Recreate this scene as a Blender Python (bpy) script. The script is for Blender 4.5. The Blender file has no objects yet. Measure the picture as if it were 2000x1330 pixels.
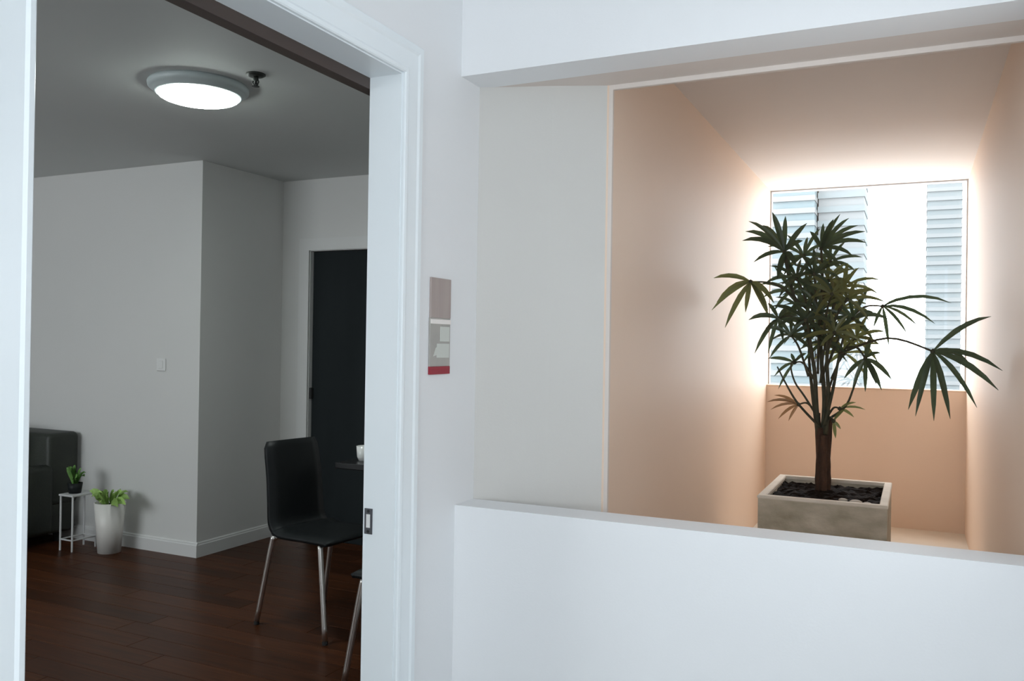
import bpy, bmesh, math, random
from mathutils import Vector, Matrix

# ------------------------------------------------------------------ camera
S = bpy.context.scene
C = S.collection
EYE = Vector((0, 0, 1.35))
YAW, PITCH, ROLL, FPX = math.radians(25.2864), math.radians(.2611), math.radians(.8785), 1664.0
FW = Vector((-math.sin(YAW) * math.cos(PITCH), math.cos(YAW) * math.cos(PITCH), math.sin(PITCH)))
_rt = Vector((math.cos(YAW), math.sin(YAW), 0))
_up = _rt.cross(FW)
RT = math.cos(ROLL) * _rt + math.sin(ROLL) * _up
UP = -math.sin(ROLL) * _rt + math.cos(ROLL) * _up
cd = bpy.data.cameras.new('camera')
cam = bpy.data.objects.new('camera', cd)
C.objects.link(cam)
cd.sensor_width = 36
cd.lens = FPX / 2000 * 36
cd.clip_start = .02
cd.clip_end = 2000
M3 = Matrix((RT, UP, -FW)).transposed().to_4x4()
cam.matrix_world = Matrix.Translation(EYE) @ M3
S.camera = cam

def at(px, py, Y):
    """where the line of sight of a photo pixel meets the upright plane at depth Y"""
    d = FW + RT * ((px - 1000) / FPX) - UP * ((py - 665) / FPX)
    return EYE + d * ((Y - EYE.y) / d.y)

# ------------------------------------------------------------------ world, light, exposure
W = bpy.data.worlds.new('overcast_sky')
S.world = W
W.use_nodes = True
bg = W.node_tree.nodes['Background']
bg.inputs[0].default_value = (.93, .97, 1.0, 1)
bg.inputs[1].default_value = 8.3

def portal(name, loc, rot, sx, sy):
    l = bpy.data.lights.new(name, 'AREA')
    l.shape = 'RECTANGLE'
    l.size, l.size_y = sx, sy
    l.cycles.is_portal = True
    o = bpy.data.objects.new(name, l)
    C.objects.link(o)
    o.location, o.rotation_euler = loc, rot
portal('daylight_alcove_window', (-.284, 5.70, 1.735), (-math.pi / 2, 0, 0), 1.12, 1.25)
portal('added_back_window_portal', (-.44, -1.12, 1.55), (math.pi / 2, 0, 0), 1.2, 1.46)  # sampling portal of the added window behind the camera
portal('added_side_window_portal', (.47, 1.68, 1.55), (0, math.pi / 2, 0), .7, .55)  # sampling portal of the added side window
portal('daylight_room_window', (-4.9, -.72, 1.55), (math.pi / 2, 0, 0), 2.2, 1.4)

vs = S.view_settings
vs.view_transform = 'Standard'
vs.look = 'None'
vs.exposure = 0.0
vs.gamma = 1.0
vs.use_curve_mapping = False

# ------------------------------------------------------------------ materials
def mat(name, col, rough=.6, metal=0., noise=None, bump=0., bscale=60., spec=.5, emit=None, strength=0., vary=0., coat=0.):
    m = bpy.data.materials.new(name)
    m.use_nodes = True
    nt = m.node_tree
    b = nt.nodes['Principled BSDF']
    b.inputs['Base Color'].default_value = (*col, 1)
    b.inputs['Roughness'].default_value = rough
    b.inputs['Metallic'].default_value = metal
    b.inputs['Specular IOR Level'].default_value = spec
    b.inputs['Coat Weight'].default_value = coat
    if emit:
        b.inputs['Emission Color'].default_value = (*emit, 1)
        b.inputs['Emission Strength'].default_value = strength
    tc = nt.nodes.new('ShaderNodeTexCoord')
    src = None
    if noise:
        (c2, sc, det, stretch) = noise
        mp = nt.nodes.new('ShaderNodeMapping')
        mp.inputs['Scale'].default_value = stretch
        nt.links.new(tc.outputs['Object'], mp.inputs[0])
        nz = nt.nodes.new('ShaderNodeTexNoise')
        nz.inputs['Scale'].default_value = sc
        nz.inputs['Detail'].default_value = det
        nt.links.new(mp.outputs[0], nz.inputs['Vector'])
        rp = nt.nodes.new('ShaderNodeValToRGB')
        rp.color_ramp.elements[0].position = .32
        rp.color_ramp.elements[1].position = .68
        rp.color_ramp.elements[0].color = (*col, 1)
        rp.color_ramp.elements[1].color = (*c2, 1)
        nt.links.new(nz.outputs['Fac'], rp.inputs[0])
        src = rp.outputs[0]
    if vary:
        oi = nt.nodes.new('ShaderNodeObjectInfo')
        mr = nt.nodes.new('ShaderNodeMapRange')
        mr.inputs['To Min'].default_value = 1 - vary
        mr.inputs['To Max'].default_value = 1 + vary
        nt.links.new(oi.outputs['Random'], mr.inputs['Value'])
        hs = nt.nodes.new('ShaderNodeHueSaturation')
        if src: nt.links.new(src, hs.inputs['Color'])
        else: hs.inputs['Color'].default_value = (*col, 1)
        nt.links.new(mr.outputs[0], hs.inputs['Value'])
        src = hs.outputs[0]
    if src: nt.links.new(src, b.inputs['Base Color'])
    if bump:
        n2 = nt.nodes.new('ShaderNodeTexNoise')
        n2.inputs['Scale'].default_value = bscale
        n2.inputs['Detail'].default_value = 3
        nt.links.new(tc.outputs['Object'], n2.inputs['Vector'])
        bp = nt.nodes.new('ShaderNodeBump')
        bp.inputs['Strength'].default_value = bump
        bp.inputs['Distance'].default_value = .01
        nt.links.new(n2.outputs['Fac'], bp.inputs['Height'])
        nt.links.new(bp.outputs[0], b.inputs['Normal'])
    return m

ONE = (1, 1, 1)
M = {}
M['hall'] = mat('corridor_white_paint', (.80, .81, .825), .55, noise=((.815, .825, .84), 1.5, 2, ONE), bump=.03, bscale=180)
M['trim'] = mat('white_gloss_frame_paint', (.80, .85, .88), .35, noise=((.82, .865, .89), 3, 2, ONE))
M['greywall'] = mat('pale_grey_paint', (.56, .545, .52), .6, noise=((.575, .56, .535), 1.5, 2, ONE), bump=.03, bscale=180)
M['room'] = mat('room_grey_white_paint', (.66, .66, .645), .65, noise=((.68, .675, .66), 1.2, 2, ONE), bump=.03, bscale=180)
M['roomceil'] = mat('room_ceiling_paint', (.60, .62, .61), .7, noise=((.62, .635, .625), 1.2, 2, ONE))
M['peach'] = mat('peach_alcove_paint', (.77, .598, .475), .6, noise=((.785, .62, .495), 1.3, 2, ONE), bump=.04, bscale=160)
M['pinkwhite'] = mat('pinkish_white_ceiling_paint', (.68, .61, .565), .65, noise=((.70, .63, .585), 1.3, 2, ONE))
M['alcfloor'] = mat('pale_stone_slab', (.68, .60, .50), .5, noise=((.75, .68, .58), 6, 4, ONE))
M['hallfloor'] = mat('corridor_grey_tile', (.55, .56, .56), .3, noise=((.6, .61, .6), 4, 3, ONE))
M['dark_head'] = mat('dark_brown_rail', (.045, .032, .028), .5, noise=((.07, .05, .042), 10, 3, (1, .1, 1)))
M['plank'] = mat('red_brown_laminate', (.042, .014, .006), .36, noise=((.082, .027, .010), 7, 5, (.35, 7, 1)), vary=.28, spec=.10)
M['subfloor'] = mat('dark_underlay', (.02, .012, .008), .8)
M['base'] = mat('white_baseboard_paint', (.70, .70, .69), .4)
M['door_dark'] = mat('charcoal_door_paint', (.010, .014, .016), .7, noise=((.014, .019, .021), 4, 2, (1, 1, .2)), spec=.2)
M['chrome'] = mat('chrome_tube', (.78, .75, .72), .32, 1.0)
M['steel'] = mat('brushed_steel', (.16, .165, .18), .5, 1.0)
M['black_shell'] = mat('black_moulded_shell', (.009, .011, .012), .5, spec=.25)
M['black_top'] = mat('black_tabletop', (.012, .012, .013), .3)
M['rubber'] = mat('black_rubber', (.02, .02, .02), .8)
M['sofa'] = mat('dark_green_black_leather', (.016, .020, .015), .5, noise=((.024, .028, .02), 8, 3, ONE), bump=.15, bscale=90)
M['lamp_ring'] = mat('grey_white_lamp_housing', (.55, .62, .62), .4)
M['lamp_glow'] = mat('lit_opal_diffuser', (.9, .95, .93), .4, emit=(.90, 1.0, .96), strength=44)
M['sprinkler'] = mat('dark_sprinkler_metal', (.05, .055, .05), .5, .6)
M['plastic'] = mat('white_plastic', (.74, .74, .73), .4)
M['pot'] = mat('white_ceramic', (.72, .70, .66), .35, noise=((.76, .74, .70), 3, 2, ONE))
M['wire'] = mat('white_wire', (.62, .62, .62), .4)
M['lime'] = mat('lime_green_leaf', (.26, .42, .10), .5, noise=((.34, .52, .14), 20, 2, ONE), vary=.2)
M['green'] = mat('fresh_green_leaf', (.10, .24, .05), .5, noise=((.16, .32, .08), 20, 2, ONE), vary=.2)
M['soil'] = mat('dark_soil', (.009, .006, .005), .95, noise=((.018, .012, .009), 30, 4, ONE), bump=.8, bscale=50, spec=.08)
M['glint'] = mat('pale_glint_chip', (.5, .46, .40), .7, noise=((.6, .56, .5), 20, 2, ONE))  # pale colour of the chips that imitate glints
M['concrete'] = mat('weathered_concrete', (.30, .265, .19), .85, noise=((.62, .56, .46), 6, 8, (1, 1, 2.0)), bump=.4, bscale=35)
M['rim'] = mat('pale_concrete_rim', (.68, .62, .53), .8, noise=((.80, .74, .65), 9, 5, ONE), bump=.2, bscale=50)
M['cup'] = mat('white_glazed_cup', (.8, .8, .78), .2)
M['sign_top'] = mat('taupe_sign_panel', (.36, .295, .275), .4, noise=((.40, .335, .31), 14, 2, (1, 3, .2)))
M['sign_low'] = mat('grey_sign_panel', (.37, .355, .33), .4, noise=((.42, .40, .37), 14, 2, ONE))
M['sign_white'] = mat('white_sign_print', (.85, .80, .77), .4)
M['sign_icon'] = mat('pale_sign_print', (.58, .60, .56), .4)
M['sign_red'] = mat('dark_red_sign_band', (.30, .012, .03), .4)
M['winframe'] = mat('grey_aluminium', (.42, .42, .43), .5)
M['towera'] = mat('pale_blue_tower', (.150, .167, .172), .8, spec=.05)
M['towerw'] = mat('white_tower_band', (.168, .175, .177), .8, spec=.05)
M['towerg'] = mat('blue_tower_glass', (.128, .158, .168), .8, spec=.05)
M['ground'] = mat('pale_city_ground', (.20, .21, .21), .9, noise=((.24, .25, .25), .02, 3, ONE))

def leafmat(name, a, b2, tr):
    m = mat(name, a, .38, noise=(b2, 18, 3, ONE), vary=.25)
    nt = m.node_tree
    p = nt.nodes['Principled BSDF']
    t = nt.nodes.new('ShaderNodeBsdfTranslucent')
    mx = nt.nodes.new('ShaderNodeMixShader')
    mx.inputs[0].default_value = .35
    t.inputs[0].default_value = (*tr, 1)
    nt.links.new(p.outputs[0], mx.inputs[1])
    nt.links.new(t.outputs[0], mx.inputs[2])
    nt.links.new(mx.outputs[0], nt.nodes['Material Output'].inputs['Surface'])
    return m
M['palm'] = leafmat('dark_palm_leaf', (.034, .054, .038), (.065, .09, .055), (.085, .125, .06))
M['palm_olive'] = leafmat('olive_palm_leaf', (.085, .10, .042), (.13, .145, .065), (.21, .23, .08))
M['palm_dry'] = leafmat('dry_brown_leaf', (.22, .12, .06), (.30, .18, .10), (.30, .17, .08))
M['stem'] = mat('dark_palm_stem', (.032, .035, .020), .7, noise=((.06, .055, .03), 30, 3, ONE))
M['trunk'] = mat('brown_fibrous_trunk', (.03, .014, .008), .9, noise=((.085, .042, .024), 40, 4, (1, 1, .15)), bump=.6, bscale=90)

g = bpy.data.materials.new('window_glass')
g.use_nodes = True
nt = g.node_tree
nt.nodes.remove(nt.nodes['Principled BSDF'])
tr = nt.nodes.new('ShaderNodeBsdfTransparent')
gl = nt.nodes.new('ShaderNodeBsdfGlossy')
gl.inputs['Roughness'].default_value = .02
tr.inputs[0].default_value = (.97, .985, .99, 1)
mx = nt.nodes.new('ShaderNodeMixShader')
mx.inputs[0].default_value = .05
nt.links.new(tr.outputs[0], mx.inputs[1])
nt.links.new(gl.outputs[0], mx.inputs[2])
nt.links.new(mx.outputs[0], nt.nodes['Material Output'].inputs['Surface'])
M['glass'] = g

# ------------------------------------------------------------------ helpers
def obj(name, bm, m, parent=None, smooth=False):
    me = bpy.data.meshes.new(name)
    bmesh.ops.recalc_face_normals(bm, faces=bm.faces[:])
    bm.to_mesh(me)
    bm.free()
    if smooth:
        for p in me.polygons: p.use_smooth = True
    me.materials.append(M[m])
    o = bpy.data.objects.new(name, me)
    C.objects.link(o)
    if parent: o.parent = parent
    return o

def tag(o, label=None, cat=None, group=None, kind=None):
    if label: o['label'] = label
    if cat: o['category'] = cat
    if group: o['group'] = group
    if kind: o['kind'] = kind
    return o

def thing(name, label, cat, loc=(0, 0, 0), rz=0, group=None):
    o = bpy.data.objects.new(name, None)
    C.objects.link(o)
    o.empty_display_size = .1
    o.location = loc
    o.rotation_euler = (0, 0, rz)
    return tag(o, label, cat, group)

def box(bm, x0, x1, y0, y1, z0, z1):
    vs = [bm.verts.new(v) for v in ((x0, y0, z0), (x1, y0, z0), (x1, y1, z0), (x0, y1, z0), (x0, y0, z1), (x1, y0, z1), (x1, y1, z1), (x0, y1, z1))]
    for f in ((0, 3, 2, 1), (4, 5, 6, 7), (0, 1, 5, 4), (1, 2, 6, 5), (2, 3, 7, 6), (3, 0, 4, 7)):
        bm.faces.new([vs[i] for i in f])
    return bm

def boxes(*bs):
    bm = bmesh.new()
    for b in bs: box(bm, *b)
    return bm

def rbox(x0, x1, y0, y1, z0, z1, r=.02, seg=3, sub=0, puff=0.):
    bm = boxes((x0, x1, y0, y1, z0, z1))
    if sub:
        bmesh.ops.subdivide_edges(bm, edges=bm.edges[:], cuts=sub, use_grid_fill=True)
        c = Vector(((x0 + x1) / 2, (y0 + y1) / 2, (z0 + z1) / 2))
        h = Vector(((x1 - x0) / 2, (y1 - y0) / 2, (z1 - z0) / 2))
        for v in bm.verts:
            d = v.co - c
            n = [d[i] / h[i] for i in range(3)]
            for i in range(3):
                j, k = (i + 1) % 3, (i + 2) % 3
                v.co[i] += n[i] * puff * (1 - n[j] ** 2) * (1 - n[k] ** 2)
        es = [e for e in bm.edges if len(e.link_faces) == 2 and e.calc_face_angle(0) > 1.0]
    else:
        es = bm.edges[:]
    bmesh.ops.bevel(bm, geom=es, offset=r, segments=seg, profile=.5, affect='EDGES')
    return bm

def prism(bm, pts, z0, z1):
    """pts: outline in x, y"""
    a = [bm.verts.new((x, y, z0)) for x, y in pts]
    b = [bm.verts.new((x, y, z1)) for x, y in pts]
    bm.faces.new(a[::-1])
    bm.faces.new(b)
    n = len(pts)
    for i in range(n): bm.faces.new((a[i], a[(i + 1) % n], b[(i + 1) % n], b[i]))
    return bm

def tube(bm, pts, rad, n=8, caps=True):
    pts = [Vector(p) for p in pts]
    rads = rad if isinstance(rad, (list, tuple)) else [rad] * len(pts)
    prev = None
    u = None
    rings = []
    for i, p in enumerate(pts):
        t = (pts[min(i + 1, len(pts) - 1)] - pts[max(i - 1, 0)]).normalized()
        if u is None:
            u = t.cross(Vector((0, 0, 1)))
            if u.length < .05: u = t.cross(Vector((1, 0, 0)))
        u = (u - t * u.dot(t)).normalized()
        w = t.cross(u)
        rings.append([bm.verts.new(p + rads[i] * (math.cos(2 * math.pi * k / n) * u + math.sin(2 * math.pi * k / n) * w)) for k in range(n)])
    for a, b in zip(rings, rings[1:]):
        for k in range(n): bm.faces.new((a[k], a[(k + 1) % n], b[(k + 1) % n], b[k]))
    if caps:
        bm.faces.new(rings[0][::-1])
        bm.faces.new(rings[-1])
    return bm

def lathe(bm, prof, n=32, cx=0, cy=0):
    rings = []
    for r, z in prof:
        if r < 1e-6: rings.append([bm.verts.new((cx, cy, z))])
        else: rings.append([bm.verts.new((cx + r * math.cos(2 * math.pi * k / n), cy + r * math.sin(2 * math.pi * k / n), z)) for k in range(n)])
    for a, b in zip(rings, rings[1:]):
        for k in range(n):
            k2 = (k + 1) % n
            if len(a) == 1 and len(b) == 1: continue
            if len(a) == 1: bm.faces.new((a[0], b[k], b[k2]))
            elif len(b) == 1: bm.faces.new((a[k], b[0], a[k2]))
            else: bm.faces.new((a[k], b[k], b[k2], a[k2]))
    return bm

def smooth_path(pts, k=4):
    P = [Vector(p) for p in pts]
    out = []
    for i in range(len(P) - 1):
        a, b, c, d = P[max(i - 1, 0)], P[i], P[i + 1], P[min(i + 2, len(P) - 1)]
        for j in range(k):
            t = j / k
            out.append(.5 * ((2 * b) + (c - a) * t + (2 * a - 5 * b + 4 * c - d) * t * t + (3 * b - a - 3 * c + d) * t ** 3))
    out.append(P[-1])
    return out

def struct(name, bm, m, label=None, cat=None, parent=None):
    o = obj(name, bm, m, parent)
    if not parent: o['kind'] = 'structure'
    return tag(o, label, cat)

# ------------------------------------------------------------------ the setting
XD = -1.2134            # corridor face of the door wall
XR = -1.3124            # its room face
YJ, YL, ZD = 1.8733, .8553, 2.05   # door opening
YP = 2.193              # face of the low wall
ZP, ZL = .8766, 2.135   # top of the low wall, underside of the beam over it
YA = 2.4397             # front of the window alcove
XA, XB = -.8409, .273   # alcove side walls
YW = 5.5445             # alcove back
ZF, ZS, ZA = .3008, 1.1152, 2.3528
XC, Y1, Y2, ZC = -4.008, 3.9522, 4.7034, 2.4639    # room corner, room far walls, ceiling
HC = 2.75               # corridor ceiling

# corridor
struct('wall_left', boxes((XR, XD, -1.0, YL - .02, 0, HC), (XR, XD, YJ + .02, YP + .117, 0, HC), (XR, XD, YL - .02, YJ + .02, ZD + .02, HC)), 'hall',
       'white corridor wall holding the open doorway', 'wall')
wf = struct('wall_front', boxes((XD, .46, YP, YP + .117, 0, ZP), (XD, .46, YP, YP + .131, ZL, HC), (XB, .46, YP, YP + .131, ZP, ZL)), 'hall',
       'white low wall and beam framing the opening to the alcove', 'wall')
struct('wall_right', boxes((.34, .46, -1.0, 1.40, 0, HC), (.34, .46, 1.95, YP, 0, HC), (.34, .46, 1.40, 1.95, 0, 1.2), (.34, .46, 1.40, 1.95, 1.9, HC)), 'hall', 'white corridor wall beside the camera', 'wall')
struct('floor_corridor', boxes((XR, .46, -1.15, YP, -.1, 0)), 'hallfloor', 'grey tiled corridor floor', 'floor')
struct('ceiling_corridor', boxes((XR, .46, -1.15, YP + .13, HC, HC + .1)), 'hall', 'white corridor ceiling', 'ceiling')
def window(name, label, along, a0, a1, z0, z1, pos, bars=1):
    """framed window in an upright wall; along = 'x' or 'y', pos = middle of the wall"""
    w = thing(name, label, 'window', (0, pos, 0) if along == 'x' else (pos, 0, 0))
    w['kind'] = 'structure'
    def bb(u0, u1, h, v0, v1): return (u0, u1, -h, h, v0, v1) if along == 'x' else (-h, h, u0, u1, v0, v1)
    f = .04
    n = bars + 1
    xs = [a0 + (a1 - a0) * i / n for i in range(n + 1)]
    fr = [bb(a0, a1, .03, z0, z0 + f), bb(a0, a1, .03, z1 - f, z1), bb(a0, a0 + f, .03, z0 + f, z1 - f), bb(a1 - f, a1, .03, z0 + f, z1 - f)]
    fr += [bb(x - f / 2, x + f / 2, .03, z0 + f, z1 - f) for x in xs[1:-1]]
    obj('window_frame', boxes(*fr), 'winframe', w)
    for i in range(n):
        obj('pane', boxes(bb(xs[i] + (f if i == 0 else f / 2), xs[i + 1] - (f if i == n - 1 else f / 2), .003, z0 + f, z1 - f)), 'glass', w)
struct('wall_back', boxes((XR, -1.04, -1.10, -1.0, 0, HC), (.16, .46, -1.10, -1.0, 0, HC), (-1.04, .16, -1.10, -1.0, 0, .82), (-1.04, .16, -1.10, -1.0, 2.28, HC)), 'hall', 'white corridor wall behind the camera', 'wall')
window('added_back_window', 'unseen window added behind the camera to light the corridor', 'x', -1.04, .16, .82, 2.28, -1.05)  # unseen window, put in and sized to give the corridor its daylight
window('added_side_window', 'unseen side window added to brighten the door wall', 'y', 1.40, 1.95, 1.2, 1.9, .40, 0)  # unseen window, added to throw more daylight on the door wall

# angled wall between doorway wall and alcove, soffit and lip around the alcove mouth
bm = bmesh.new()
prism(bm, [(XD - .05, YP + .117), (XD, YP + .117), (-1.15, YP + .137), (-1.0, YP + .186), (XA - .006, YA - .001), (XA - .006, YA + .1), (XD - .05, YA + .1)], ZF - .1, ZL + .3)
struct('wall_angled', bm, 'greywall', 'pale grey angled wall between the doorway wall and the alcove', 'wall')
struct('trim_1', boxes((XD, .46, YP + .131, YA, ZL, ZL + .4)), 'pinkwhite', 'beige underside strip behind the white beam', 'trim')
struct('trim_2', boxes((XA, XB, YA, YA + .012, ZL - .014, ZL + .3), (XA, XA + .012, YA, YA + .012, ZF, ZL - .014)), 'pinkwhite',
       'thin pale edging around the alcove mouth', 'trim')
struct('wall_alcove_left', boxes((XA - .1, XA, YA - .001, YW + .16, ZF - .1, ZA + .2)), 'peach', 'peach alcove wall left of the palm', 'wall')
struct('wall_alcove_right', boxes((XB, XB + .12, YP + .131, YW + .16, ZF - .1, ZA + .4)), 'peach', 'peach alcove wall right of the palm', 'wall')
struct('wall_alcove_back', boxes((XA - .1, XB + .1, YW, YW + .14, ZF - .1, ZS)), 'peach', 'peach wall under the bright window', 'wall')
struct('floor_alcove', boxes((XD - .05, XB + .1, YP + .117, YW, ZF - .1, ZF)), 'alcfloor', 'pale raised floor of the alcove', 'floor')
struct('ceiling_alcove', boxes((XA - .1, XB + .1, YA + .012, YW + .16, ZA, ZA + .1)), 'pinkwhite', 'pinkish white alcove ceiling', 'ceiling')

w1 = thing('window_1', 'bright overexposed window behind the palm', 'window', (0, YW + .08, 0))
w1['kind'] = 'structure'
t = .008
obj('window_frame', boxes((XA, XA + t, -.02, .02, ZS, ZA), (XB - t, XB, -.02, .02, ZS, ZA), (XA + t, XB - t, -.02, .02, ZS, ZS + t), (XA + t, XB - t, -.02, .02, ZA - t, ZA)), 'winframe', w1)
obj('pane', boxes((XA + t, XB - t, -.003, .003, ZS + t, ZA - t)), 'glass', w1)
obj('window_sill', rbox(XA, XB, -.085, -.02, ZS, ZS + .008, .003, 1), 'peach', w1)

# door frame of the open doorway
d1 = thing('door_1', 'open white door frame with dark head rail and no leaf in view', 'doorway', (XD, YJ, 0))
d1['kind'] = 'structure'
def dpart(name, bm, m, smooth=False):
    o = obj(name, bm, m, d1, smooth)
    for v in o.data.vertices: v.co -= Vector((XD, YJ, 0))
    return o
dpart('jamb', boxes((XR, XD, YJ, YJ + .02, 0, ZD)), 'trim')
dpart('jamb', boxes((XR, XD, YL - .02, YL, 0, ZD)), 'trim')
dpart('head', boxes((XR, XD, YL - .02, YJ + .02, ZD, ZD + .02)), 'trim')
def casing_profile(s):   # (across, proud) of a stepped architrave
    return [(0, 0), (0, .008), (.003, .011), (.012, .012), (.018, .009), (.060, .010), (.068, .013), (.084, .013), (.087, .010), (.087, 0)]
def casing(name, path):
    """architrave piece with mitred ends; path(across) gives the two end points (y, z)"""
    bm = bmesh.new()
    pr = casing_profile(1)
    A = [bm.verts.new((XD + p, *path(a)[0])) for a, p in pr]
    B = [bm.verts.new((XD + p, *path(a)[1])) for a, p in pr]
    bm.faces.new(A); bm.faces.new(B[::-1])
    for i in range(len(A)): bm.faces.new((A[i], A[(i + 1) % len(A)], B[(i + 1) % len(A)], B[i]))
    dpart(name, bm, 'trim')
g0 = .003
casing('casing', lambda a: ((YJ + g0 + a, 0), (YJ + g0 + a, ZD + g0 + a)))
casing('casing', lambda a: ((YL - g0 - a, 0), (YL - g0 - a, ZD + g0 + a)))
casing('head_casing', lambda a: ((YL - g0 - a, ZD + g0 + a), (YJ + g0 + a, ZD + g0 + a)))
tag(dpart('head_rail', boxes((XR - .036, XR, YL - .06, YJ + .10, 2.020, 2.10)), 'dark_head'), 'dark brown head rail')
sp = dpart('strike_plate', boxes((XR + .006, XR + .030, YJ - .0025, YJ, .845, .912)), 'steel')
tag(sp, 'metal strike plate')
k = obj('latch_hole', boxes((XR + .012, XR + .024, YJ - .0032, YJ - .0024, .862, .897)), 'plastic', sp)
for v in k.data.vertices: v.co -= Vector((XD, YJ, 0))
for z in (.852, .905):
    bm = bmesh.new()
    lathe(bm, [(0, .001), (.004, .001), (.004, 0)], 10)
    for v in bm.verts: v.co = Vector((XR + .018 + v.co.x - XD, -.0025 - v.co.z, z + v.co.y))
    obj('screw', bm, 'rubber', sp)

# the room
RX0, RY0 = -6.6, -.6
fl = struct('floor', boxes((RX0, XR, RY0, Y2 + .14, -.1, -.010)), 'subfloor', 'dark red-brown plank floor of the room', 'floor')
random.seed(4)
pw, plen = .127, 1.21
pm = bpy.data.meshes.new('plank')
bm = boxes((0, plen - .0016, 0, pw - .0016, -.012, 0))
bmesh.ops.bevel(bm, geom=[e for e in bm.edges if all(v.co.z > -.001 for v in e.verts)], offset=.0012, segments=1, affect='EDGES')
bm.to_mesh(pm); bm.free(); pm.materials.append(M['plank'])
def plank(x, y, ln):
    o = bpy.data.objects.new('plank', pm)
    C.objects.link(o)
    o.parent = fl
    o.location = (x, y, 0)
    o.scale = (ln / plen, 1, 1)
row = 0
y = Y2 - pw
while y > .55:
    x = RX0 - random.choice((0, .3, .6, .9)) - row * .07 % 1.2
    while x < XR:
        a, b = max(x, RX0), min(x + plen, XR)
        lim = XC if y + pw > Y1 else None
        if lim is not None: a = max(a, lim if y > Y1 - pw + .13 else RX0)
        if b - a > .05: plank(a, y, b - a)
        x += plen
    y -= pw
    row += 1
struct('floor_room_near', boxes((RX0, XR, RY0, y + pw, -.010, 0)), 'plank', 'dark floor near the doorway', 'floor')
struct('ceiling', boxes((RX0, XR, RY0, Y2 + .1, ZC, ZC + .1)), 'roomceil', 'dim grey ceiling of the room', 'ceiling')
bm = boxes((RX0, XC, Y1, Y2 + .1, 0, ZC))
struct('wall_room_corner', bm, 'room', 'grey white wall block with the projecting corner', 'wall')
DX0, DX1, DZ = -3.764, -2.96, 1.970
struct('wall_room_back', boxes((XC, DX0 - .02, Y2, Y2 + .1, 0, ZC), (DX1 + .02, XR, Y2, Y2 + .1, 0, ZC), (DX0 - .02, DX1 + .02, Y2, Y2 + .1, DZ + .02, ZC)), 'room',
       'grey white far wall holding the dark door', 'wall')
struct('wall_room_left', boxes((RX0 - .1, RX0, RY0, Y2, 0, ZC)), 'room', 'side wall of the room beyond the sofa', 'wall')
struct('wall_room_near', boxes((RX0, -6.0, RY0 - .1, RY0, 0, ZC), (-3.8, XR, RY0 - .1, RY0, 0, ZC), (-6.0, -3.8, RY0 - .1, RY0, 0, .85), (-6.0, -3.8, RY0 - .1, RY0, 2.25, ZC)), 'room', 'near wall of the room out of view', 'wall')
struct('wall_room_right', boxes((XR, XR + .1, YP + .118, Y2 + .1, 0, ZC)), 'room', 'wall of the room behind the dining table', 'wall')

window('window_4', 'room window out of view on the near side', 'x', -6.0, -3.8, .85, 2.25, RY0 - .05, 2)

def skirting(name, a, b, ax, pos, sgn):
    prof = [(0, 0), (.014, 0), (.014, .074), (.010, .080), (.010, .086), (.005, .092), (0, .092)]
    bm = bmesh.new()
    def P(t, o): return (t, pos + sgn * o[0], o[1]) if ax == 'x' else (pos + sgn * o[0], t, o[1])
    A = [bm.verts.new(P(a, o)) for o in prof]
    B = [bm.verts.new(P(b, o)) for o in prof]
    bm.faces.new(A); bm.faces.new(B[::-1])
    for i in range(len(A)): bm.faces.new((A[i], A[(i + 1) % len(A)], B[(i + 1) % len(A)], B[i]))
    return bm
struct('baseboard_left', skirting('b', RX0, XC + .014, 'x', Y1, -1), 'base', 'white baseboard behind the white pot', 'baseboard')
struct('baseboard_corner', skirting('b', Y1, Y2, 'y', XC, 1), 'base', 'white baseboard on the recessed side of the corner', 'baseboard')
struct('baseboard_back', skirting('b', XC, DX0 - .09, 'x', Y2, -1), 'base', 'white baseboard left of the dark door', 'baseboard')

d2 = thing('door_2', 'charcoal door in a pale frame at the back of the room', 'door', (DX0, Y2, 0))
d2['kind'] = 'structure'
w = DX1 - DX0
obj('casing', boxes((-.088, -.004, -.014, 0, 0, DZ + .085)), 'base', d2)
obj('casing', boxes((w + .004, w + .088, -.014, 0, 0, DZ + .085)), 'base', d2)
obj('head_casing', boxes((-.004, w + .004, -.014, 0, DZ + .004, DZ + .085)), 'base', d2)
obj('jamb', boxes((-.02, 0, 0, .1, 0, DZ)), 'base', d2)
obj('jamb', boxes((w, w + .02, 0, .1, 0, DZ)), 'base', d2)
obj('head', boxes((-.02, w + .02, 0, .1, DZ, DZ + .02)), 'base', d2)
lf = obj('door_leaf', rbox(.003, w - .003, .03, .07, -.008, DZ - .003, .002, 1), 'door_dark', d2)
lt = obj('latch', rbox(-.006, .018, .008, .030, .955, 1.03, .003, 2), 'rubber', lf)
struct('wall_room_beyond', boxes((DX0 - .1, DX1 + .1, Y2 + .1, Y2 + .14, 0, ZC)), 'door_dark', 'dark panel closing the far doorway', 'wall')

# ------------------------------------------------------------------ ceiling lamp, sprinkler, switch, sign
lp = thing('ceiling_lamp', 'round lit ceiling lamp with white diffuser and grey rim', 'ceiling lamp', (-2.845, 2.775, ZC))
bm = bmesh.new()
lathe(bm, [(0, 0), (.206, 0), (.211, -.008), (.209, -.022), (.198, -.030), (.188, -.036), (.182, -.044), (.174, -.048), (.170, -.044), (.170, -.02), (0, -.02)], 56)
obj('housing', bm, 'lamp_ring', lp, True)
bm = bmesh.new()
lathe(bm, [(.168, -.030), (.168, -.050)] + [(.168 * math.cos(a * math.pi / 16), -.050 - .030 * math.sin(a * math.pi / 16)) for a in range(1, 8)] + [(0, -.080)], 56)
obj('diffuser', bm, 'lamp_glow', lp, True)

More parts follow.
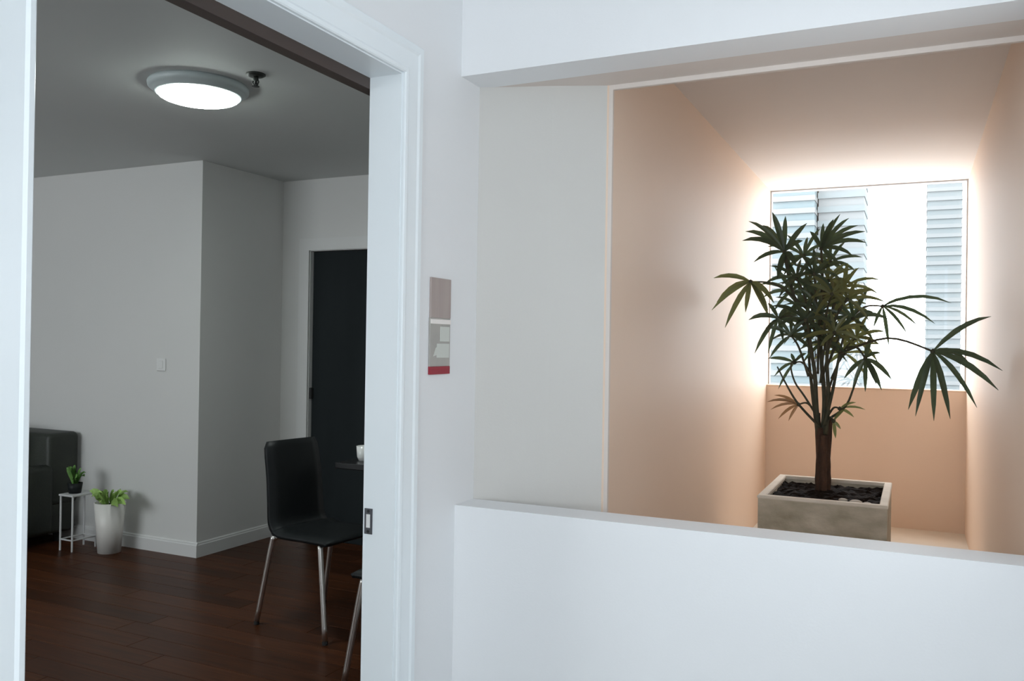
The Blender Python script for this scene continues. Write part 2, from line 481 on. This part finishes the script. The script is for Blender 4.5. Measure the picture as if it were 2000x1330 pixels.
spk = thing('fire_sprinkler', 'small dark sprinkler head on the ceiling beside the round lamp', 'sprinkler', (-2.505, 2.754, ZC))
bm = bmesh.new(); lathe(bm, [(0, 0), (.040, 0), (.040, -.004), (.030, -.010), (.014, -.012), (0, -.012)], 24)
obj('escutcheon', bm, 'sprinkler', spk, True)
bm = bmesh.new(); lathe(bm, [(0, -.010), (.011, -.010), (.011, -.026), (.006, -.030), (.006, -.044), (0, -.044)], 16)
obj('body', bm, 'sprinkler', spk, True)
for s in (-1, 1):
    bm = bmesh.new(); tube(bm, [(s * .010, 0, -.022), (s * .016, 0, -.034), (s * .006, 0, -.050)], .003, 6)
    obj('frame_arm', bm, 'sprinkler', spk)
bm = bmesh.new(); lathe(bm, [(0, -.048), (.015, -.050), (.016, -.052), (0, -.053)], 16)
obj('deflector', bm, 'sprinkler', spk)

sw = thing('light_switch', 'small white light switch on the grey wall', 'switch', (-4.329, Y1, 1.187))
obj('plate', rbox(-.038, .038, -.009, 0, -.04, .04, .004, 2), 'plastic', sw)
obj('rocker', rbox(-.018, .018, -.014, -.008, -.026, .026, .003, 2), 'plastic', sw)

sg = thing('wall_sign', 'narrow grey sign plate with red bottom band on white wall', 'sign', (XD, 2.085, 1.263))
def sgp(name, y0, y1, z0, z1, d, m, par=None):
    return obj(name, rbox(0, d, y0, y1, z0, z1, .0008, 1), m, par or sg)
up = sgp('upper_panel', -.055, .056, .158, .270, .006, 'sign_top')
sgp('white_line', -.055, .057, .141, .154, .0066, 'sign_white')
lo = sgp('lower_panel', -.057, .055, .022, .158, .0055, 'sign_low')
sgp('pictogram', -.002, .050, .092, .134, .0064, 'sign_icon', lo)
sgp('pictogram', -.020, .050, .046, .086, .0064, 'sign_icon', lo)
bm = bmesh.new()
prism(bm, [(-.040, .050), (-.012, .056), (-.006, .080), (-.026, .074)], 0, .0062)
for v in bm.verts: v.co = Vector((v.co.z, v.co.x, v.co.y))
obj('pictogram', bm, 'sign_icon', lo)
sgp('red_band', -.057, .054, 0, .022, .007, 'sign_red')

# ------------------------------------------------------------------ dining corner
def make_chair(label, loc, rz):
    t = thing('dining_chair', label, 'chair', loc, rz, 'black shell chairs at the dining table')
    # faces local +x ; seat top .45
    def shell(path, halfw, th, dish):
        bm = bmesh.new()
        P = smooth_path(path, 4)
        n = 6
        top, bot = [], []
        for i, p in enumerate(P):
            f = i / (len(P) - 1)
            hw = halfw(f)
            tan = (P[min(i + 1, len(P) - 1)] - P[max(i - 1, 0)]).normalized()
            nor = Vector((-tan.z, 0, tan.x))
            ra, rb = [], []
            for j in range(n + 1):
                s = j / n * 2 - 1
                q = p + Vector((0, s * hw, 0)) + nor * dish * (s * s)
                ra.append(bm.verts.new(q + nor * th / 2)); rb.append(bm.verts.new(q - nor * th / 2))
            top.append(ra); bot.append(rb)
        for i in range(len(P) - 1):
            for j in range(n):
                bm.faces.new((top[i][j], top[i][j + 1], top[i + 1][j + 1], top[i + 1][j]))
                bm.faces.new((bot[i][j], bot[i + 1][j], bot[i + 1][j + 1], bot[i][j + 1]))
            bm.faces.new((top[i][0], top[i + 1][0], bot[i + 1][0], bot[i][0]))
            bm.faces.new((top[i][n], bot[i][n], bot[i + 1][n], top[i + 1][n]))
        for i in (0, -1):
            for j in range(n): bm.faces.new((top[i][j], bot[i][j], bot[i][j + 1], top[i][j + 1]))
        return bm
    obj('seat', shell([(.215, 0, .438), (.19, 0, .447), (.05, 0, .445), (-.10, 0, .440), (-.165, 0, .452)], lambda f: .205 - .03 * max(0, (.12 - f) / .12) ** 2 * 1.0 - .012 * f, .018, .010), 'black_shell', t, True)
    obj('backrest', shell([(-.160, 0, .449), (-.188, 0, .480), (-.198, 0, .56), (-.212, 0, .70), (-.242, 0, .865)], lambda f: .176 - .012 * f - .02 * max(0, (f - .9) / .1) ** 2, .022, .022), 'black_shell', t, True)
    for sx, sy in ((1, 1), (1, -1), (-1, 1), (-1, -1)):
        tx, fx = (.15, .225) if sx > 0 else (-.15, -.238)
        bm = bmesh.new()
        tube(bm, smooth_path([(tx * .55, sy * .06, .424), (tx * .92, sy * .155, .424), (tx * 1.03, sy * .185, .415), (tx * 1.10, sy * .193, .385), (fx, sy * .215, .012)], 5), .0125, 10)
        lg = obj('leg', bm, 'chrome', t, True)
        bm = bmesh.new(); lathe(bm, [(0, 0), (.013, 0), (.013, .016), (0, .016)], 12, fx, sy * .215)
        obj('foot_cap', bm, 'rubber', lg)
    bm = boxes((-.10, .10, -.075, .075, .418, .428))
    obj('seat_frame', bm, 'chrome', t)
    return t
ch = make_chair('black shell chair with chrome legs in full view before the dark door', (-2.545, 3.335, 0), math.radians(-9))
make_chair('chair mostly hidden behind the door jamb, one chrome leg showing', (-1.762, 2.945, 0), math.radians(176))

tb = thing('dining_table', 'black dining table behind the black chair, cut off by the door jamb', 'table', (-2.02, 3.93, 0))
obj('tabletop', rbox(-.60, .60, -.44, .44, .715, .745, .004, 2), 'black_top', tb)
obj('apron', boxes((-.45, .45, -.29, -.27, .645, .715), (-.45, .45, .27, .29, .645, .715), (-.45, -.43, -.27, .27, .645, .715), (.43, .45, -.27, .27, .645, .715)), 'black_top', tb)
for sx in (-1, 1):
    for sy in (-1, 1):
        bm = boxes((sx * .42 - .025, sx * .42 + .025, sy * .26 - .025, sy * .26 + .025, 0, .715))
        obj('leg', bm, 'black_top', tb)
cp = thing('cup', 'small white cup on the black table at the jamb edge', 'cup', (-2.538, 3.62, .745))
bm = bmesh.new()
lathe(bm, [(0, 0), (.026, 0), (.034, .02), (.038, .075), (.035, .075), (.031, .022), (0, .008)], 24)
obj('body', bm, 'cup', cp, True)
bm = bmesh.new()
tube(bm, smooth_path([(.036, 0, .062), (.058, 0, .056), (.060, 0, .034), (.034, 0, .022)], 4), .005, 6)
obj('handle', bm, 'cup', cp, True)

# ------------------------------------------------------------------ sofa, side table, pots
sf = thing('sofa', 'dark green black leather sofa against the wall', 'sofa', (-5.76, 3.55, 0))
obj('base', rbox(-.70, .70, -.40, .36, .07, .27, .02), 'sofa', sf)
obj('backrest', rbox(-.70, .71, .16, .385, .25, .725, .035, 4), 'sofa', sf, True)
for x in (-.53, 0.05): obj('seat_cushion', rbox(x + .005, x + .575, -.41, .17, .27, .42, .035, 3, 3, .012), 'sofa', sf, True)
for x, h in ((-.53, .755), (.045, .75)): obj('back_cushion', rbox(x + .005, x + .44 if x > 0 else x + .57, .02, .19, .40, h, .04, 3, 3, .02), 'sofa', sf, True)
for x0, x1 in ((-.71, -.53), (.60, .72)): obj('armrest', rbox(x0, x1, -.41, .20, .07, .52, .035, 3), 'sofa', sf, True)
for x in (-.62, .62):
    for yy in (-.33, .29):
        bm = bmesh.new(); lathe(bm, [(0, 0), (.018, 0), (.024, .07), (0, .07)], 12, x, yy); obj('leg', bm, 'rubber', sf)

st = thing('side_table', 'small white wire side table beside the dark sofa', 'side table', (-4.835, 3.765, 0))
hw, hd, hh = .055, .085, .345
obj('top', rbox(-hw - .01, hw + .01, -hd - .01, hd + .01, hh, hh + .012, .003, 2), 'wire', st)
for sx in (-1, 1):
    for sy in (-1, 1):
        bm = bmesh.new(); tube(bm, [(sx * hw, sy * hd, 0), (sx * hw, sy * hd, hh)], .006, 8)
        obj('leg', bm, 'wire', st)
for sx in (-1, 1):
    bm = bmesh.new(); tube(bm, [(sx * hw, -hd, .07), (sx * hw, hd, .07)], .005, 8)
    obj('stretcher', bm, 'wire', st)
for sy in (-1, 1):
    bm = bmesh.new(); tube(bm, [(-hw, sy * hd, .07), (hw, sy * hd, .07)], .005, 8)
    obj('stretcher', bm, 'wire', st)

def blade(b, tip, sag, wid, nrm, seg=5, prof=(.35, .85, 1., .82, .45, .03), fold=.25):
    """one narrow leaf blade from b to tip, bowed by sag, folded along its midrib"""
    b, tip, sag, nrm = Vector(b), Vector(tip), Vector(sag), Vector(nrm)
    bm = bmesh.new()
    rows = []
    n = len(prof)
    for i in range(n):
        f = i / (n - 1)
        p = b.lerp(tip, f) + sag * 4 * f * (1 - f)
        t = (tip - b) + sag * 4 * (1 - 2 * f)
        s = t.cross(nrm)
        if s.length < 1e-5: s = t.cross(Vector((1, .3, .2)))
        s.normalize()
        u = s.cross(t).normalized()
        hw = wid / 2 * prof[i]
        rows.append([bm.verts.new(p - s * hw + u * hw * fold), bm.verts.new(p), bm.verts.new(p + s * hw + u * hw * fold)])
    for a, c in zip(rows, rows[1:]):
        for j in (0, 1): bm.faces.new((a[j], a[j + 1], c[j + 1], c[j]))
    return bm

def small_plant(pot, name, label, loc, leaves, m, pmat='pot'):
    t = thing(name, label, 'potted plant', loc)
    bm = bmesh.new(); lathe(bm, pot, 28); obj('pot', bm, pmat, t, True)
    top = pot[2][1] - .02
    bm = bmesh.new(); lathe(bm, [(0, top), (pot[2][0] - .012, top)], 24); obj('soil', bm, 'soil', t)
    for (dx, dy, dz, bx, by, wd) in leaves:
        o = obj('leaf', blade((bx, by, top), (dx, dy, top + dz), (0, 0, .03), wd, (-dy - .2, -1, .6), prof=(.2, .7, 1, .95, .6, .05)), m, t)
    return t
random.seed(11)
L1 = []
for i in range(16):
    a = i / 16 * 6.283 + random.uniform(-.2, .2); r = random.uniform(.07, .14)
    L1.append((r * math.cos(a), r * math.sin(a) * .75, random.uniform(.03, .10), .03 * math.cos(a), .03 * math.sin(a), random.uniform(.035, .055)))
L1 += [(.20, -.05, .03, .04, -.02, .05), (.18, -.09, .02, .04, -.03, .05), (-.02, -.12, .07, 0, -.04, .05), (.15, .02, .05, .03, 0, .05)]
small_plant([(0, 0), (.068, 0), (.093, .315), (.083, .315), (.078, .29), (0, .28)], 'potted_plant', 'white floor pot with lime green leaves against the wall', (-4.585, 3.795, 0), L1, 'lime')
L2 = []
for i in range(12):
    a = i / 12 * 6.283; r = random.uniform(.035, .085)
    L2.append((r * math.cos(a), r * math.sin(a), random.uniform(.04, .13), .01 * math.cos(a), .01 * math.sin(a), random.uniform(.03, .045)))
small_plant([(0, 0), (.036, 0), (.045, .065), (.040, .065), (.036, .05), (0, .045)], 'potted_plant', 'small green plant standing on the white side table', (-4.845, 3.745, .357), L2, 'green', 'black_shell')

# ------------------------------------------------------------------ concrete planter
PX0, PX1, PY0, PY1, PZ = -.562, -.085, 3.53, 4.16, .76
pl = thing('planter', 'square weathered concrete planter holding the palm', 'planter', ((PX0 + PX1) / 2, (PY0 + PY1) / 2, ZF))
hx, hy, hz = (PX1 - PX0) / 2, (PY1 - PY0) / 2, PZ - ZF
wt = .026
obj('body', boxes((-hx, hx, -hy, -hy + wt, 0, hz - .014), (-hx, hx, hy - wt, hy, 0, hz - .014), (-hx, -hx + wt, -hy + wt, hy - wt, 0, hz - .014), (hx - wt, hx, -hy + wt, hy - wt, 0, hz - .014),
                  (-hx + wt, hx - wt, -hy + wt, hy - wt, 0, .05)), 'concrete', pl)
bm = bmesh.new()
e = .003
ring = lambda a, b, z: [bm.verts.new(v) for v in ((-a, -b, z), (a, -b, z), (a, b, z), (-a, b, z))]
R = [ring(hx, hy, hz - .014), ring(hx + e, hy + e, hz - .010), ring(hx + e, hy + e, hz - .003), ring(hx, hy, hz), ring(hx - wt, hy - wt, hz), ring(hx - wt - e, hy - wt - e, hz - .004), ring(hx - wt - e, hy - wt - e, hz - .014)]
for i in range(len(R)):
    a, b = R[i], R[(i + 1) % len(R)]
    for j in range(4): bm.faces.new((a[j], a[(j + 1) % 4], b[(j + 1) % 4], b[j]))
tag(obj('rim', bm, 'rim', pl), 'pale rim')  # rim has a paler concrete colour than the body
bm = bmesh.new()
bmesh.ops.create_grid(bm, x_segments=26, y_segments=30, size=1)
random.seed(3)
for v in bm.verts:
    v.co = Vector((v.co.x * (hx - wt), v.co.y * (hy - wt), hz - .030 + random.uniform(-.008, .010) + .02 * math.exp(-((v.co.x) ** 2 + (v.co.y) ** 2) * 4)))
obj('soil', bm, 'soil', pl)
for i, (x, yy, s) in enumerate(((.070, -.19, .014), (.120, -.225, .020), (.165, -.235, .013))):
    bm = bmesh.new()
    bmesh.ops.create_icosphere(bm, subdivisions=2, radius=s)
    for v in bm.verts: v.co = Vector((v.co.x * 1.3, v.co.y * .8, v.co.z * .5)) * (1 + .15 * math.sin(v.co.x * 90 + i))
    o = obj('glint_chip', bm, 'glint', None, True)  # pale chips added to stand in for thin white glints on the soil
    o.location = (pl.location.x + x, pl.location.y + yy, ZF + hz - .012)
    tag(o, ('pale glint chip nearest the palm trunk on the soil', 'largest pale glint chip on the planter soil', 'pale glint chip nearest the right rim on the soil')[i], 'stone', 'glint chips in the planter')

# ------------------------------------------------------------------ the palm
YS = 3.86
base = at(1606, 958, YS); base.z = ZF + hz - .045
pm_root = thing('lady_palm', 'tall lady palm with fan leaves and brown trunk in the planter', 'palm', base)
def wp(px, py, dy=0.): return at(px, py, YS + dy)
def rel(v): return Vector(v) - base
random.seed(21)
# cluster of fibrous trunks
for (dx, dy, r, h) in ((-.008, 0, .020, .30), (.014, .012, .018, .34), (.004, -.016, .016, .27), (-.016, .016, .014, .36)):
    bm = bmesh.new()
    P = [Vector((dx * .8, dy, -.03)), Vector((dx * 1.1, dy, .08)), Vector((dx * 1.0, dy, .17)), Vector((dx * 1.6, dy * 1.4, h))]
    tube(bm, smooth_path(P, 4), [r * (1.12 - .02 * i + .06 * math.sin(i * 2.1)) for i in range(13)], 10)
    obj('trunk', bm, 'trunk', pm_root, True)

def stem(pts, r0=.009, r1=.004, m='stem'):
    P = smooth_path([rel(wp(*p)) for p in pts], 5)
    n = len(P)
    bm = bmesh.new()
    tube(bm, P, [r0 + (r1 - r0) * i / (n - 1) for i in range(n)], 7)
    return obj('stem', bm, m, pm_root, True)
stem([(1598, 850, 0), (1594, 790, -.02), (1590, 720, -.02), (1575, 650, -.03), (1545, 560, -.05), (1532, 498, -.06)], .011, .005)
stem([(1606, 850, 0), (1610, 780, 0), (1604, 700, .01), (1602, 620, .02), (1606, 545, .03), (1604, 490, .03)], .011, .005)
stem([(1612, 850, 0), (1618, 780, -.03), (1615, 700, -.06), (1622, 630, -.08), (1632, 575, -.08)], .010, .005)
stem([(1596, 840, .02), (1586, 760, .04), (1580, 690, .06), (1585, 610, .08)], .009, .004)
stem([(1610, 830, -.02), (1627, 760, -.04), (1640, 690, -.06), (1652, 640, -.05)], .008, .004)
stem([(1602, 835, -.02), (1560, 790, -.05), (1538, 755, -.05), (1518, 716, -.06)], .006, .003)
stem([(1600, 820, 0), (1572, 775, .03), (1552, 745, .03), (1545, 712, .04), (1560, 698, .05)], .005, .003)
stem([(1612, 822, 0), (1650, 795, -.02), (1668, 755, -.03), (1682, 715, -.04)], .006, .003)

def fan(cx, cy, dy, tips, src, m='palm', wid=.022, hubr=.010, seed=0):
    """leaf: petiole from src to the hub plus its leaflets as sub-parts; tips are (px, py, depth offset)"""
    rnd = random.Random(seed + int(cx * 7 + cy))
    hub = rel(wp(cx, cy, dy))
    s = rel(wp(*src))
    bm = bmesh.new()
    mid = s.lerp(hub, .55) + Vector((0, 0, .02 + .10 * abs(s.x - hub.x)))
    P = smooth_path([s, mid, hub], 5)
    tube(bm, P, [.0052 - .0018 * i / len(P) for i in range(len(P))], 6)
    bmesh.ops.create_icosphere(bm, subdivisions=1, radius=hubr, matrix=Matrix.Translation(hub))
    lf = obj('leaf', bm, 'stem', pm_root, True)
    for (tx, ty, td) in tips:
        tip = rel(wp(tx, ty, dy + td))
        L = (tip - hub).length
        horiz = abs(tip.x - hub.x) / (L + 1e-6)
        sag = Vector((0, 0, .05 * L + .10 * L * horiz * rnd.uniform(.4, 1.1)))
        nrm = Vector((rnd.uniform(-.35, .35), -1, rnd.uniform(-.1, .55)))
        obj('leaflet', blade(hub, tip, sag, wid * rnd.uniform(.85, 1.15), nrm, prof=(.22, .75, 1., .95, .68, .06)), m, lf)
    return lf

fan(1532, 492, -.06, [(1462, 432, -.06), (1456, 452, .05), (1450, 470, -.1), (1472, 512, -.08), (1508, 414, 0), (1534, 422, .06), (1576, 436, -.04), (1490, 440, .1), (1555, 520, -.1), (1568, 470, .06), (1545, 540, .05), (1518, 545, -.05)], (1545, 560, -.05), wid=0.023)
fan(1604, 486, .03, [(1582, 452, -.05), (1608, 436, .05), (1628, 428, -.06), (1641, 418, .04), (1658, 426, -.03), (1676, 440, .06), (1690, 452, -.06), (1692, 474, .05), (1666, 500, -.08), (1640, 520, .02)], (1606, 545, .03), wid=0.020)
fan(1466, 550, -.12, [(1394, 543, -.08), (1390, 606, .02), (1416, 640, -.08), (1400, 590, .1), (1456, 610, -.05), (1500, 606, .05), (1512, 592, -.06), (1502, 620, .08)], (1585, 612, -.02), m='palm_olive', wid=0.023)
fan(1822, 686, -.50, [(1936, 618, -.12), (1958, 724, -.17), (1950, 762, -.12), (1908, 796, -.05), (1856, 818, -.12), (1824, 822, .05), (1788, 813, -.08), (1774, 800, .06), (1890, 705, .04)], (1640, 690, -.06), wid=0.021)
fan(1724, 598, .25, [(1790, 582, .1), (1858, 592, -.05), (1736, 676, .05), (1772, 652, -.05), (1792, 636, .1), (1826, 632, -.04), (1706, 640, .04)], (1640, 640, .0), wid=0.016)
fan(1520, 622, -.05, [(1462, 625, -.05), (1474, 690, .04), (1488, 660, -.1), (1500, 690, .05), (1530, 668, -.06), (1556, 640, .04), (1500, 592, .05), (1545, 600, -.05), (1560, 618, .1)], (1585, 650, -.02), wid=0.020)
fan(1690, 700, -.10, [(1722, 762, -.05), (1742, 742, .05), (1712, 752, -.08), (1690, 765, .05), (1665, 758, 0), (1700, 660, .05), (1720, 690, -.05), (1648, 740, .06)], (1652, 680, -.05), wid=0.020)
fan(1552, 708, .05, [(1512, 735, .04), (1500, 700, -.04), (1520, 760, .05), (1545, 690, -.03), (1575, 690, .04)], (1590, 740, 0), wid=0.014)
fan(1560, 790, .05, [(1505, 800, .0), (1520, 818, .05), (1498, 785, -.04), (1540, 822, .0), (1512, 772, .06)], (1600, 815, 0), m='palm_dry', wid=0.012)
fan(1628, 822, -.05, [(1642, 838, 0), (1632, 856, .02), (1650, 800, -.03)], (1612, 830, 0), m='palm_olive', wid=0.014)
fan(1640, 798, -.02, [(1690, 800, .02), (1672, 786, -.03), (1668, 815, .03)], (1612, 822, 0), m='palm_olive', wid=0.011)
rnd = random.Random(8)
mid = [(1556, 545, -.10), (1580, 575, .08), (1618, 548, -.05), (1648, 562, .05), (1600, 610, -.10), (1640, 605, .12), (1666, 622, -.06), (1560, 600, .12), (1630, 650, -.12), (1672, 660, .02), (1598, 650, .10), (1650, 690, .10), (1622, 512, .10), (1570, 500, .12), (1545, 655, -.10), (1610, 585, .18),
       (1590, 535, -.16), (1655, 585, -.16), (1625, 575, -.20), (1574, 625, -.18), (1612, 668, -.02), (1648, 640, .20), (1545, 570, .2)]
for i, (cx, cy, dy) in enumerate(mid):
    tips = []
    n = 9
    for k in range(n):
        a = math.radians(-40 + 260 * (k + rnd.uniform(-.3, .3)) / (n - 1))
        L = rnd.uniform(42, 76) * (1.0 if math.sin(a) > -.2 else .85)
        tips.append((cx + L * math.cos(a), cy - L * math.sin(a) * .9 + rnd.uniform(0, 14), rnd.uniform(-.12, .12)))
    fan(cx, cy, dy, tips, (1600 + (cx - 1605) * .35, cy + 80, dy * .4), m='palm_olive' if i in (2, 3, 5, 9, 11, 8, 17, 18, 21) else 'palm', wid=.0165, seed=i)

# ------------------------------------------------------------------ the city outside
struct('ground', boxes((-400, 400, 60, 900, -41, -40)), 'ground', 'pale hazy ground far outside the window', 'ground')
def tower(name, label, x0, x1, y0, z1, fh, wallm, bandm, depth=14):
    t = thing(name, label, 'building', ((x0 + x1) / 2, y0, -40))
    w = (x1 - x0) / 2
    obj('facade', boxes((-w, w, 0, depth, 0, z1 + 40)), wallm, t)
    me = bpy.data.meshes.new('floor_band')
    bm = boxes((-w - .15, w + .15, -.5, depth + .2, 0, fh * .42))
    bm.to_mesh(me); bm.free(); me.materials.append(M[bandm])
    n = int((z1 + 40) / fh)
    for i in range(n):
        z = i * fh + fh * .6
        if z - 40 < -30: continue
        o = bpy.data.objects.new('floor_band', me); C.objects.link(o); o.parent = t; o.location = (0, 0, z)
    return t
tower('tower_block', 'pale blue banded tower on the right of the window view', 3.2, 13.0, 300, 110, 2.9, 'towera', 'towerw')
tower('tower_block', 'broad pale blue tower on the left of the window view', -30, -20.5, 200, 90, 2.8, 'towerg', 'towerw')
tower('tower_block', 'white banded tower between palm fronds, tops out at the window head', -20.1, -10.5, 205, 90, 3.2, 'towerw', 'towera')
